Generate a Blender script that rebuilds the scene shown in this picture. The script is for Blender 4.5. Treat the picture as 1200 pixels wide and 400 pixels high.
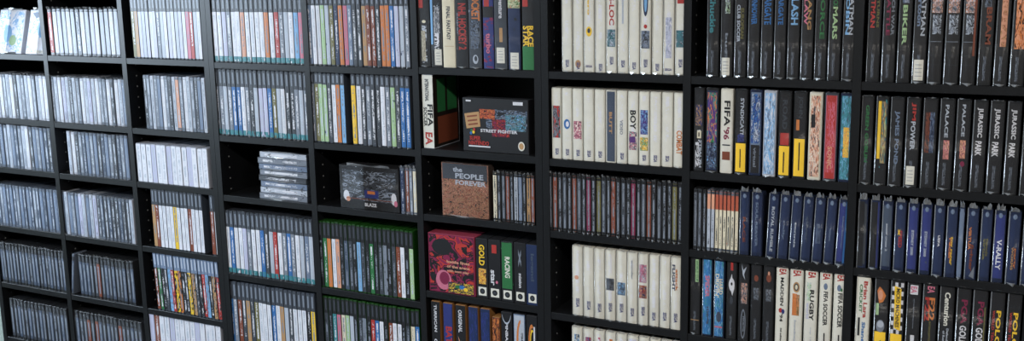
import bpy, math, random
from mathutils import Vector, Matrix
random.seed(7)
for o in list(bpy.data.objects): bpy.data.objects.remove(o)
SC = bpy.context.scene
COL = SC.collection

# ------------------------------------------------------------ camera, world, light
D = 2.25                 # metres from the camera to the plane of the shelf fronts
EYE = 1.65               # camera height
YAW, PIT, ROL, F, CY = 0.47481468, 0.18304326, -0.01824789, 1227.15, 183.62
fwd = Vector((-math.sin(YAW)*math.cos(PIT), math.cos(YAW)*math.cos(PIT), -math.sin(PIT)))
rt = fwd.cross(Vector((0, 0, 1))).normalized(); up = rt.cross(fwd)
RT = rt*math.cos(ROL) + up*math.sin(ROL); UP = -rt*math.sin(ROL) + up*math.cos(ROL)
cd = bpy.data.cameras.new('camera'); cam = bpy.data.objects.new('camera', cd); COL.objects.link(cam)
m3 = Matrix((RT, UP, -fwd)).transposed()
cam.matrix_world = Matrix.Translation((0, -D, EYE)) @ m3.to_4x4()
cd.sensor_width = 36; cd.lens = F/1200*36; cd.shift_y = -(200-CY)/1200; cd.clip_start = .05
SC.camera = cam
SC.view_settings.view_transform = 'Standard'; SC.view_settings.look = 'None'
SC.view_settings.gamma = 1; SC.view_settings.use_curve_mapping = False
SC.view_settings.exposure = 0.0
W = bpy.data.worlds.new('world'); SC.world = W; W.use_nodes = True
W.node_tree.nodes['Background'].inputs[0].default_value = (.85, .92, 1, 1)
W.node_tree.nodes['Background'].inputs[1].default_value = .42

def area(name, loc, rot, sx, sy, power, col):
    l = bpy.data.lights.new(name, 'AREA'); l.shape = 'RECTANGLE'; l.size = sx; l.size_y = sy
    l.energy = power; l.color = col
    o = bpy.data.objects.new(name, l); COL.objects.link(o); o.location = loc; o.rotation_euler = rot
    return o
WINX = -4.6
area('window_daylight', (WINX+.02, -1.75, 1.95), (0, math.radians(-90), 0), 1.5, 2.6, 165, (.70, .85, 1))
for lx, pw in ((-2.3, 30), (-.45, 52), (1.4, 62)): area('ceiling_fill_light', (lx, -2.1, 2.625), (0, 0, 0), 1.2, .25, pw, (1, .95, .87))  # added fill lamps, unseen, stronger towards the right to brighten the cases

# ------------------------------------------------------------ helpers
def lin(c):
    return tuple((v/255/12.92 if v/255 <= .04045 else ((v/255+.055)/1.055)**2.4) for v in c)
PAL = dict(W=((216, 218, 228), 'white'), w=((205, 206, 214), 'off-white'), L=((184, 186, 212), 'pale lilac'), g=((172, 180, 194), 'pale grey'),
 G=((118, 126, 140), 'mid grey'), D=((56, 61, 70), 'dark grey'), K=((22, 22, 26), 'black'), N=((27, 42, 78), 'navy'),
 B=((44, 104, 168), 'bright blue'), b=((120, 168, 212), 'sky blue'), R=((168, 50, 46), 'red'), P=((192, 108, 132), 'pink'),
 O=((196, 118, 62), 'orange'), Y=((232, 192, 52), 'yellow'), T=((176, 138, 96), 'tan'), r=((122, 62, 42), 'rust brown'),
 o=((108, 104, 62), 'olive'), e=((158, 188, 144), 'pale green'), E=((42, 108, 62), 'green'), t=((52, 122, 132), 'teal'),
 c=((214, 206, 184), 'cream'), u=((106, 122, 148), 'blue-grey'), U=((66, 78, 98), 'dark blue-grey'), S=((206, 150, 124), 'salmon'),
 V=((88, 50, 118), 'purple'), q=((168, 84, 62), 'reddish'), i=((42, 52, 116), 'indigo'), a=((214, 213, 205), 'ivory'), m=((120, 30, 66), 'magenta'))
def C(k): return lin(PAL[k][0]) + (1,)
MATS = {}
def nodes(name):
    m = bpy.data.materials.new(name); m.use_nodes = True
    nt = m.node_tree; return m, nt, nt.nodes, nt.links, nt.nodes['Principled BSDF']
def plain(name, col, rough=.45, spec=.5, coat=0, bump=0, bscale=200, metal=0):
    if name in MATS: return MATS[name]
    m, nt, N, Lk, b = nodes(name)
    b.inputs['Base Color'].default_value = tuple(col[:3]) + (1,)
    b.inputs['Roughness'].default_value = rough; b.inputs['Specular IOR Level'].default_value = spec
    b.inputs['Metallic'].default_value = metal
    b.inputs['Coat Weight'].default_value = coat; b.inputs['Coat Roughness'].default_value = .12
    tc = N.new('ShaderNodeTexCoord'); n = N.new('ShaderNodeTexNoise'); n.inputs['Scale'].default_value = bscale
    Lk.new(tc.outputs['Object'], n.inputs['Vector'])
    mx = N.new('ShaderNodeMixRGB'); mx.blend_type = 'MULTIPLY'; mx.inputs[0].default_value = .25
    mx.inputs[1].default_value = tuple(col[:3]) + (1,); Lk.new(n.outputs['Fac'], mx.inputs[2])
    Lk.new(mx.outputs[0], b.inputs['Base Color'])
    if bump:
        bp = N.new('ShaderNodeBump'); bp.inputs['Strength'].default_value = bump; bp.inputs['Distance'].default_value = .001
        Lk.new(n.outputs['Fac'], bp.inputs['Height']); Lk.new(bp.outputs[0], b.inputs['Normal'])
    MATS[name] = m; return m

def print_mat(base, top=None, tf=0, bot=None, bf=0, mark=None, mlo=0, mhi=1, acc=None, an=.0, tmark=None, nscale=9, horiz=False, mdens=.52, foot=None):
    """printed paper insert: generated coordinates, bands and tiny illegible lettering"""
    key = (base, top, tf, bot, bf, mark, mlo, mhi, acc, an, tmark, nscale, horiz, mdens, foot)
    if key in MATS: return MATS[key]
    m, nt, N, Lk, b = nodes('printed insert ' + str(len(MATS)))
    tc = N.new('ShaderNodeTexCoord'); sp = N.new('ShaderNodeSeparateXYZ'); Lk.new(tc.outputs['Generated'], sp.inputs[0])
    gx, gz = (sp.outputs[2], sp.outputs[0]) if horiz else (sp.outputs[0], sp.outputs[2])
    oi = N.new('ShaderNodeObjectInfo')
    def mth(op, a, b_=None, c_=None):
        n = N.new('ShaderNodeMath'); n.operation = op
        for i, v in enumerate((a, b_, c_)):
            if v is None: continue
            if isinstance(v, (int, float)): n.inputs[i].default_value = v
            else: Lk.new(v, n.inputs[i])
        return n.outputs[0]
    def mix(f, a, b_):
        n = N.new('ShaderNodeMixRGB')
        for i, v in enumerate((f, a, b_)):
            if isinstance(v, (int, float)): n.inputs[i].default_value = v
            elif isinstance(v, tuple): n.inputs[i].default_value = v
            else: Lk.new(v, n.inputs[i])
        return n.outputs[0]
    rnd = mth('MULTIPLY', oi.outputs['Random'], 57.0)
    def noise(sx, sz, detail=2):
        cb = N.new('ShaderNodeCombineXYZ'); Lk.new(mth('MULTIPLY', gx, sx), cb.inputs[0]); Lk.new(mth('MULTIPLY', gz, sz), cb.inputs[2]); Lk.new(rnd, cb.inputs[1])
        n = N.new('ShaderNodeTexNoise'); n.inputs['Scale'].default_value = 1; n.inputs['Detail'].default_value = detail
        Lk.new(cb.outputs[0], n.inputs['Vector']); return n.outputs['Fac']
    bc = C(base)
    dk = tuple(v*.72 for v in bc[:3]) + (1,)
    col = mix(mth('MULTIPLY', noise(1.2, nscale), .7), bc, dk)
    if acc:
        f = mth('GREATER_THAN', noise(2.2, nscale*1.3, 3), 1-.34-an*.3)
        col = mix(f, col, C(acc))
    if mark:
        inx = mth('LESS_THAN', mth('ABSOLUTE', mth('SUBTRACT', gx, .5)), .2)
        inz = mth('MULTIPLY', mth('GREATER_THAN', gz, mlo), mth('LESS_THAN', gz, mhi))
        f = mth('MULTIPLY', mth('MULTIPLY', inx, inz), mth('GREATER_THAN', mth('MULTIPLY', mth('ADD', noise(.3, 5), noise(5, 60)), .5), mdens*.5+.24))
        col = mix(f, col, C(mark))
    if top:
        t = C(top)
        if tmark:
            inx = mth('LESS_THAN', mth('ABSOLUTE', mth('SUBTRACT', gx, .5)), .17)
            f = mth('MULTIPLY', inx, mth('MULTIPLY', mth('GREATER_THAN', gz, 1-tf*.8), mth('LESS_THAN', gz, 1-tf*.1)))
            t = mix(f, t, C(tmark))
        col = mix(mth('GREATER_THAN', gz, 1-tf), col, t)
    if bot: col = mix(mth('LESS_THAN', gz, bf), col, C(bot))
    if foot:
        f = mth('MULTIPLY', mth('LESS_THAN', gz, .075), mth('GREATER_THAN', noise(2, 8), .40))
        col = mix(f, col, C(foot))
    Lk.new(col, b.inputs['Base Color'])
    b.inputs['Roughness'].default_value = .42; b.inputs['Coat Weight'].default_value = .25; b.inputs['Coat Roughness'].default_value = .2
    MATS[key] = m; return m

def picture_mat(cols, scale=9):
    key = ('pic', tuple(cols), scale)
    if key in MATS: return MATS[key]
    m, nt, N, Lk, b = nodes('printed picture ' + str(len(MATS)))
    tc = N.new('ShaderNodeTexCoord'); n = N.new('ShaderNodeTexNoise'); n.inputs['Scale'].default_value = scale; n.inputs['Detail'].default_value = 3
    n.inputs['Distortion'].default_value = 1.2
    Lk.new(tc.outputs['Generated'], n.inputs['Vector'])
    r = N.new('ShaderNodeValToRGB'); r.color_ramp.interpolation = 'CONSTANT' if len(cols) < 8 else 'LINEAR'
    Lk.new(n.outputs['Fac'], r.inputs[0])
    els = r.color_ramp.elements; n0 = len(cols)
    els[0].position = 0; els[0].color = C(cols[0]); els[1].position = .62; els[1].color = C(cols[-1])
    for j in range(1, n0-1):
        e = els.new(.36 + (.26)*(j-.2)/(n0-1)*1.0); e.color = C(cols[j])
    Lk.new(r.outputs[0], b.inputs['Base Color']); b.inputs['Roughness'].default_value = .4
    MATS[key] = m; return m

def sleeve_mat(name, haze, gl):
    if name in MATS: return MATS[name]
    m = bpy.data.materials.new(name); m.use_nodes = True; nt = m.node_tree; N = nt.nodes; Lk = nt.links
    for n in list(N): N.remove(n)
    out = N.new('ShaderNodeOutputMaterial'); tr = N.new('ShaderNodeBsdfTransparent'); g = N.new('ShaderNodeBsdfGlossy'); d = N.new('ShaderNodeBsdfDiffuse')
    g.inputs['Roughness'].default_value = .14; d.inputs[0].default_value = (.8, .83, .88, 1)
    lw = N.new('ShaderNodeLayerWeight'); lw.inputs[0].default_value = gl
    tc = N.new('ShaderNodeTexCoord'); n = N.new('ShaderNodeTexNoise'); n.inputs['Scale'].default_value = 45; n.inputs['Detail'].default_value = 2
    Lk.new(tc.outputs['Object'], n.inputs['Vector']); bp = N.new('ShaderNodeBump'); bp.inputs['Strength'].default_value = .3; bp.inputs['Distance'].default_value = .004
    Lk.new(n.outputs['Fac'], bp.inputs['Height']); Lk.new(bp.outputs[0], g.inputs['Normal']); Lk.new(bp.outputs[0], lw.inputs['Normal'])
    m1 = N.new('ShaderNodeMixShader'); m1.inputs[0].default_value = haze; Lk.new(tr.outputs[0], m1.inputs[1]); Lk.new(d.outputs[0], m1.inputs[2])
    m2 = N.new('ShaderNodeMixShader'); Lk.new(lw.outputs['Fresnel'], m2.inputs[0]); Lk.new(m1.outputs[0], m2.inputs[1]); Lk.new(g.outputs[0], m2.inputs[2])
    Lk.new(m2.outputs[0], out.inputs[0]); MATS[name] = m; return m
SLEEVE = sleeve_mat('clear plastic sleeve', .008, .10)
CRIMP = sleeve_mat('crumpled clear plastic and edge glint', .22, .6)
SH = dict(clear=plain('smoky clear case plastic', lin((96, 104, 118)), .28, .6, .4), black=plain('black case plastic', lin((24, 25, 28)), .32, .5, .3),
 white=plain('white case plastic', lin((214, 212, 202)), .36, .5, .3), green=plain('green case plastic', lin((26, 66, 20)), .34, .5, .3),
 blue=plain('blue case plastic', lin((22, 34, 64)), .28, .5, .4), card_black=plain('black printed card', lin((26, 26, 30)), .5),
 card_tan=plain('tan printed card', lin((140, 96, 52)), .55), card_pink=plain('pink printed card', lin((140, 50, 70)), .5),
 card_brown=plain('brown printed card', lin((60, 44, 36)), .55), grey=plain('grey case plastic', lin((60, 66, 76)), .3, .5, .4),
 pale=plain('pale case plastic', lin((176, 180, 192)), .34, .5, .3), card_white=plain('white printed card', lin((206, 210, 222)), .5))
INK = {k: plain('ink ' + PAL[k][1], lin(PAL[k][0]), .45) for k in PAL}

def mesh_obj(name, vs, fs, mat, parent=None, smooth=False, mats=None, mi=None):
    me = bpy.data.meshes.new(name); me.from_pydata(vs, [], fs); me.materials.append(mat)
    if mats:
        for q in mats: me.materials.append(q)
        me.polygons.foreach_set('material_index', mi)
    if smooth: me.polygons.foreach_set('use_smooth', [True]*len(fs))
    me.update()
    o = bpy.data.objects.new(name, me); COL.objects.link(o)
    if parent: o.parent = parent
    return o
def box_geo(x0, x1, y0, y1, z0, z1, V, Fc):
    n = len(V)
    V += [(x0, y0, z0), (x1, y0, z0), (x1, y1, z0), (x0, y1, z0), (x0, y0, z1), (x1, y0, z1), (x1, y1, z1), (x0, y1, z1)]
    Fc += [(n, n+3, n+2, n+1), (n+4, n+5, n+6, n+7), (n, n+1, n+5, n+4), (n+1, n+2, n+6, n+5), (n+2, n+3, n+7, n+6), (n+3, n, n+4, n+7)]
def box(name, x0, x1, y0, y1, z0, z1, mat, parent=None, bev=0):
    V = []; Fc = []
    if bev:
        b = bev
        rings = [((x0+b, x1-b), z0, b), ((x0, x1), z0+b, 0), ((x0, x1), z1-b, 0), ((x0+b, x1-b), z1, b)]
        for (a, c_), z, i in rings:
            V += [(a, y0+i+(0 if i else 0), z), (c_, y0+i, z), (c_, y1-i, z), (a, y1-i, z)]
        Fc += [(3, 2, 1, 0), (12, 13, 14, 15)]
        for k in range(3):
            for j in range(4):
                p, q = k*4+j, k*4+(j+1) % 4; Fc.append((p, q, q+4, p+4))
    else: box_geo(x0, x1, y0, y1, z0, z1, V, Fc)
    return mesh_obj(name, V, Fc, mat, parent)
def prism(outline, z0, z1, V, Fc, inset=0, cx=0, cy=0):
    """outline in XY, extruded in Z, ends slightly inset for a soft edge"""
    n = len(V); k = len(outline)
    def ring(z, s):
        for (x, y) in outline:
            V.append((x-(s if x > cx else -s), y-(s if y > cy else -s), z))
    ring(z0, inset); ring(z0+inset, 0); ring(z1-inset, 0); ring(z1, inset)
    for r in range(3):
        for j in range(k): Fc.append((n+r*k+j, n+r*k+(j+1) % k, n+(r+1)*k+(j+1) % k, n+(r+1)*k+j))
    Fc.append(tuple(n+j for j in range(k))[::-1]); Fc.append(tuple(n+3*k+j for j in range(k)))
TXT = {}
def text_mesh(s):
    if s in TXT: return TXT[s]
    cu = bpy.data.curves.new('lettering', 'FONT'); cu.body = s; cu.offset = .03; cu.resolution_u = 2
    o = bpy.data.objects.new('tmp', cu); me = bpy.data.meshes.new_from_object(o)
    bpy.data.objects.remove(o)
    xs = [v.co.x for v in me.vertices]; ys = [v.co.y for v in me.vertices]
    TXT[s] = ([(v.co.x, v.co.y) for v in me.vertices], [tuple(p.vertices) for p in me.polygons], min(xs), max(xs), min(ys), max(ys))
    bpy.data.meshes.remove(me); return TXT[s]
def lettering(s, x0, x1, z0, z1, y, mat, parent, vertical=True, name='lettering'):
    vs, fs, a, b, c_, d = text_mesh(s); out = []
    for (tx, ty) in vs:
        p, q = (tx-a)/(b-a), (ty-c_)/(d-c_)
        out.append((x0+(x1-x0)*q, y, z1-(z1-z0)*p) if vertical else (x0+(x1-x0)*p, y, z0+(z1-z0)*q))
    return mesh_obj(name, out, fs, mat, parent)

# ------------------------------------------------------------ pixel -> real place on the shelf fronts
def ux(u, z):
    """X (metres) on the plane of the shelf fronts of the point at height z seen in column u"""
    zz = (z-EYE)/D; k = (u-600)/F
    a = RT - k*fwd
    return -(a.y + a.z*zz)/a.x*D
def vz(u, v):
    d = fwd + RT*((u-600)/F) + UP*((CY-v)/F); d = d/d.y
    return EYE + d.z*D
def Z(t): return EYE + t*D

# ------------------------------------------------------------ room
def structure(o): o['kind'] = 'structure'; return o
wallm = plain('pale green wall paint', (.52, .60, .55), .8, .2, bump=.2, bscale=60)
structure(box('floor', -4.8, 2.6, -4.6, .6, -.05, 0, plain('grey carpet tiles', (.09, .095, .10), .9, .2, bump=.5, bscale=300)))
structure(box('ceiling', -4.8, 2.6, -4.6, .6, 2.7, 2.75, plain('white ceiling paint', (.7, .7, .7), .9, .2)))
structure(box('wall_back', -4.8, 2.6, .40, .5, 0, 2.7, wallm))
farm = plain('grey wall paint', (.10, .105, .11), .85, .2, bump=.2, bscale=60)
structure(box('wall_front', -4.8, 2.6, -4.7, -4.6, 0, 2.7, farm)); structure(box('wall_right', 2.6, 2.7, -4.7, .5, 0, 2.7, farm))  # unseen room walls, added dark to keep world light out of reflections
V = []; Fc = []
box_geo(WINX-.12, WINX, -4.6, -3.1, 0, 2.7, V, Fc); box_geo(WINX-.12, WINX, -.4, .4, 0, 2.7, V, Fc)
box_geo(WINX-.12, WINX, -3.1, -.4, 0, 1.15, V, Fc); box_geo(WINX-.12, WINX, -3.1, -.4, 2.68, 2.7, V, Fc)
structure(mesh_obj('wall_left', V, Fc, wallm))
V = []; Fc = []
for y in (-3.1, -1.78, -.45): box_geo(WINX-.08, WINX-.02, y, y+.05, 1.15, 2.68, V, Fc)
for z in (1.15, 2.63): box_geo(WINX-.081, WINX-.019, -3.1, -.4, z, z+.05, V, Fc)
structure(mesh_obj('window_1', V, Fc, plain('white window frame', (.8, .8, .8), .4)))

# ------------------------------------------------------------ shelving units
def wood_mat():
    m, nt, N, Lk, b = nodes('black brown laminate')
    tc = N.new('ShaderNodeTexCoord'); mp = N.new('ShaderNodeMapping'); mp.inputs['Scale'].default_value = (4, 4, 4)
    w = N.new('ShaderNodeTexNoise'); w.inputs['Scale'].default_value = 30; w.inputs['Detail'].default_value = 4
    Lk.new(tc.outputs['Object'], mp.inputs[0]); Lk.new(mp.outputs[0], w.inputs['Vector'])
    r = N.new('ShaderNodeValToRGB'); r.color_ramp.elements[0].color = (.003, .0033, .004, 1); r.color_ramp.elements[1].color = (.008, .0085, .010, 1)
    Lk.new(w.outputs['Fac'], r.inputs[0]); Lk.new(r.outputs[0], b.inputs['Base Color'])
    b.inputs['Roughness'].default_value = .36; b.inputs['Specular IOR Level'].default_value = .46
    bp = N.new('ShaderNodeBump'); bp.inputs['Strength'].default_value = .15; bp.inputs['Distance'].default_value = .0006
    Lk.new(w.outputs['Fac'], bp.inputs['Height']); Lk.new(bp.outputs[0], b.inputs['Normal']); return m
WOOD = wood_mat(); HOLE = plain('pin hole rim', (.30, .30, .29), .5)
DEP = .29; TH = .018
def panel(name, x0, x1, root, holes):
    V = []; Fc = []; box_geo(x0, x1, 0, DEP, .0, 2.02, V, Fc); mi = [0]*6
    if holes:
        z = .12
        while z < 1.98:
            for y in (.035, .25):
                n = len(V)
                for j in range(6): a = j*math.pi/3; V.append((x1+.0004, y+.0024*math.cos(a), z+.0024*math.sin(a)))
                Fc.append(tuple(n+j for j in range(6))); mi.append(1)
            z += .032
    return mesh_obj(name, V, Fc, WOOD, root, mats=[HOLE], mi=mi)
U1 = [-.0195, -.1145, -.2080, -.2815, -.3710, -.4603, -.5470, -.632]
U2 = [-.0200, -.1160, -.2090, -.2870, -.3915, -.4875, -.580, -.655]
UF = [-.0200, -.1135, -.2065, -.2836, -.3760, -.4720, -.566, -.655]
U3 = [-.0200, -.1135, -.2075, -.2870, -.3800, -.4750, -.570, -.655]
UH = [-.0200, -.1135, -.2095, -.2910, -.3815, -.4750, -.570, -.655]
def unit(label, xs, bays):
    root = bpy.data.objects.new('shelving_unit', None); COL.objects.link(root); root.location = (xs[0]*D, 0, 0)
    root['label'] = label; root['category'] = 'shelving unit'; root['group'] = 'black shelving units along the wall'
    ox = xs[0]*D
    n = len(xs)
    edges = []
    for i, x in enumerate(xs):
        X = x*D-ox
        if i == 0: e = (X, X+TH)
        elif i == n-1: e = (X-TH, X)
        else: e = (X-TH/2, X+TH/2)
        panel('side_panel' if i in (0, n-1) else 'divider', e[0], e[1], root, i < n-1); edges.append(e)
    for i, zs in enumerate(bays):
        for t in zs:
            z = Z(t); box('shelf_board', edges[i][1]+.0005, edges[i+1][0]-.0005, .001, DEP-.002, z-TH, z, WOOD, root, bev=.0007)
        box('shelf_board', edges[i][1]+.0005, edges[i+1][0]-.0005, .001, DEP-.002, .05, .05+TH, WOOD, root, bev=.0007)
    wd = edges[-1][1]
    box('top_panel', 0, wd, -.001, DEP, 2.02, 2.045, WOOD, root, bev=.001)
    box('back_panel', .002, wd-.002, DEP, DEP+.006, .05, 2.02, WOOD, root)
    box('plinth', .02, wd-.02, .012, .03, 0, .05, WOOD, root)
XD = [-1.3935, -1.2394, -1.0888, -.9410, -.7872, -.6350, -.4776, -.3175, -.1555, .004]
unit('black shelving unit at the far left, packed with slim pale disc cases', [XD[0], XD[1], XD[2], XD[3]-.0002], [U1, U1, U1])
unit('black shelving unit in the middle, holding green-edged cases and boxed games', [XD[3]+.0002, XD[4], XD[5], XD[6]-.0002], [U2, U2, UF])
unit('black shelving unit at the right, holding white, black and blue chunky cases', [XD[6]+.0002, XD[7], XD[8], XD[9]], [U3, UH, UH])

# added ceiling lamp bodies, unseen, for the fill lights
def thing(name, label, cat, loc, group=None, rot=(0, 0, 0)):
    o = bpy.data.objects.new(name, None); COL.objects.link(o); o.location = loc; o.rotation_euler = rot; o.empty_display_size = .03
    o['label'] = label; o['category'] = cat
    if group: o['group'] = group
    return o
for lx, ww in ((-2.3, 'nearest the window wall'), (-.45, 'middle of the three'), (1.4, 'nearest the right wall')):
    cl = thing('ceiling_fill_lamp', 'added white strip light on the unseen ceiling, %s' % ww, 'ceiling light', (lx, -2.1, 2.64), 'added fill lights on the unseen ceiling')
    box('housing', -.63, .63, -.15, .15, 0, .06, plain('white lamp housing', (.8, .8, .8), .4), cl, bev=.005)

# ------------------------------------------------------------ cases
BAYN = dict(A='leftmost bay', B='second bay', C='third bay', D='fourth bay', E='fifth bay', F='sixth bay', G='seventh bay', H='eighth bay', I='rightmost bay')
ROWN = ['top row', 'second row', 'third row', 'fourth row', 'fifth row', 'bottom row']
ORD = ['leftmost', 'second', 'third', 'fourth', 'fifth', 'sixth', 'seventh', 'eighth', 'ninth', 'tenth', 'eleventh', 'twelfth', 'thirteenth', 'fourteenth', 'fifteenth',
 'sixteenth', 'seventeenth', 'eighteenth', 'nineteenth', 'twentieth', 'twenty-first', 'twenty-second', 'twenty-third', 'twenty-fourth', 'twenty-fifth', 'twenty-sixth', 'twenty-seventh', 'twenty-eighth', 'twenty-ninth', 'thirtieth']
KIND = dict(jewel=('disc_case', .125, 'disc case'), dvd=('tall_disc_case', .135, 'tall disc case'), clam=('cartridge_case', .115, 'cartridge case'),
 card=('game_box', .13, 'game box'), blue=('wide_disc_case', .125, 'thick disc case'))
COVERS = []
def sleeve(w, h, d, root, crimp, seed):
    rn = random.Random(seed)
    e = .0006; r = min(.0034, w*.22); V = []; Fc = []
    x0, x1, y0, y1 = -w/2-e*.2, w/2+e*.2, -.0016, d+e
    ar = [(1-math.cos(t*math.pi/8), 1-math.sin(t*math.pi/8)) for t in range(5)]
    out = [(x0, y1)] + [(x0+r*a, y0+r*b) for a, b in ar]
    if crimp >= .6 and w > .02:      # folded seamline running down the sleeve
        xs = x0 + w*rn.uniform(.36, .46); out += [(xs-.0009, y0), (xs-.0003, y0-.0008), (xs+.0003, y0-.0008), (xs+.0009, y0)]
    out += [(x1-r*a, y0+r*b) for a, b in ar[::-1]] + [(x1, y1)]
    n = len(out)
    for z in (-.0001, h+.0008): V += [(x, y, z) for x, y in out]
    for j in range(n-1): Fc.append((j, j+1, n+j+1, n+j))
    nw = len(Fc); edge_glint = (1, 2, 3) if crimp >= .45 else (); Fc.append(tuple(n+j for j in range(n)))
    mi = [1 if j in edge_glint and w > .016 else 0 for j in range(len(Fc))]  # whitish haze on the left corner quads paints a bright edge highlight
    if crimp:
        def fin(px, pz, sgn):
            nonlocal V, Fc, mi
            b = len(V); k = 5
            for j in range(k+1):
                x = px-w*.36 + w*.72*j/k
                V.append((x, -.001+rn.uniform(-.001, .001), pz)); V.append((x+rn.uniform(-.001, .001), -.002-rn.uniform(.0, .006), pz+sgn*rn.uniform(.0025, .0085)*crimp))
            for j in range(k): Fc.append((b+2*j, b+2*j+2, b+2*j+3, b+2*j+1)); mi.append(1)
        fin(0, h, 1)
        if rn.random() < .6:
            b = len(V); V.extend([(-w*.4, -.0018, .004), (w*.35, -.0018, .003), (w*rn.uniform(-.2, .2), -.0045, -rn.uniform(.0015, .004)*crimp), (w*.1, -.006, .004)])
            Fc += [(b, b+2, b+3), (b+1, b+3, b+2)]; mi += [1, 1]
    o = mesh_obj('plastic_sleeve', V, Fc, SLEEVE, root, mats=[CRIMP], mi=mi)
    o.data.polygons.foreach_set('use_smooth', [j < nw for j in range(len(Fc))]); return o
def deco(lb, items, w, h, y):
    """printing on the insert; fractions across (x) and from the bottom (z)"""
    k = 0
    for it in items:
        k += 1; yy = y-.00025-.00007*k
        X = lambda f: -w/2+w*f
        if it[0] in 'th':
            _, s, c_, z0, z1, a, b = it
            if it[0] == 't': mm, hf = (a+b)/2, (b-a)/2*1.22; a, b = mm-hf, mm+hf
            lettering(s, X(a), X(b), h*z0, h*z1, yy, INK[c_], lb, it[0] == 't')
        elif it[0] == 'r':
            _, c_, z0, z1, a, b = it
            mesh_obj('printed_patch', [(X(a), yy, h*z0), (X(b), yy, h*z0), (X(b), yy, h*z1), (X(a), yy, h*z1)], [(0, 1, 2, 3)], INK[c_], lb)
        elif it[0] == 'q':      # quad with free corners
            _, c_, pts = it
            mesh_obj('printed_patch', [(X(a), yy, h*b) for a, b in pts], [tuple(range(len(pts)))], INK[c_], lb)
        elif it[0] == 's':      # price sticker
            _, z0, z1, a, b = it
            s = mesh_obj('price_sticker', [(X(a), yy, h*z0), (X(b), yy, h*z0), (X(b), yy, h*z1), (X(a), yy, h*z1)], [(0, 1, 2, 3)], INK['a'], lb)
            for q in range(4):
                zz = h*(z0+(z1-z0)*(.2+.18*q))
                mesh_obj('lettering', [(X(a+.12), yy-.00005, zz), (X(b-.12-.05*(q % 2)), yy-.00005, zz), (X(b-.12-.05*(q % 2)), yy-.00005, zz+h*.006), (X(a+.12), yy-.00005, zz+h*.006)], [(0, 1, 2, 3)], INK['G'], lb)
        elif it[0] == 'c':
            _, c_, zc, xc, rad = it
            n = 18; mesh_obj('printed_disc', [(X(xc)+w*rad*math.cos(j*2*math.pi/n), yy, h*zc+w*rad*math.sin(j*2*math.pi/n)) for j in range(n)], [tuple(range(n))], INK[c_], lb)
        elif it[0] == 'e':      # ellipse
            _, c_, zc, xc, rx, rz = it
            n = 20; mesh_obj('printed_disc', [(X(xc)+w*rx*math.cos(j*2*math.pi/n), yy, h*zc+h*rz*math.sin(j*2*math.pi/n)) for j in range(n)], [tuple(range(n))], INK[c_], lb)
        elif it[0] == 'o':      # arc
            _, c_, zc, xc, rx, rz, a0, a1, th = it
            V = []; n = 14
            for j in range(n+1):
                a = math.radians(a0+(a1-a0)*j/n); t = math.sin(math.pi*j/n)*.7+.3
                V += [(X(xc)+w*rx*math.cos(a), yy, h*zc+h*rz*math.sin(a)), (X(xc)+w*rx*(1-th*t)*math.cos(a), yy, h*zc+h*rz*(1-th*t)*math.sin(a))]
            mesh_obj('printed_arc', V, [(2*j, 2*j+2, 2*j+3, 2*j+1) for j in range(n)], INK[c_], lb)
        elif it[0] == 'n':
            _, cols, z0, z1, a, b = it[:6]; sc = it[6] if len(it) > 6 else 9
            mesh_obj('printed_picture', [(X(a), yy, h*z0), (X(b), yy, h*z0), (X(b), yy-.00002, h*z1), (X(a), yy-.00002, h*z1)], [(0, 1, 2, 3)], picture_mat(cols, sc), lb)
        elif it[0] == 'k':      # checker squares
            _, c_, nx, nz, z0, z1 = it
            V = []; Fc = []
            for p in range(nx):
                for q in range(nz):
                    if (p+q) % 2: continue
                    n = len(V); a, b = X(p/nx), X((p+1)/nx); c0, c1 = h*(z0+(z1-z0)*q/nz), h*(z0+(z1-z0)*(q+1)/nz)
                    V += [(a, yy, c0), (b, yy, c0), (b, yy, c1), (a, yy, c1)]; Fc.append((n, n+1, n+2, n+3))
            mesh_obj('printed_squares', V, Fc, INK[c_], lb)
SEED = 0
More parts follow.
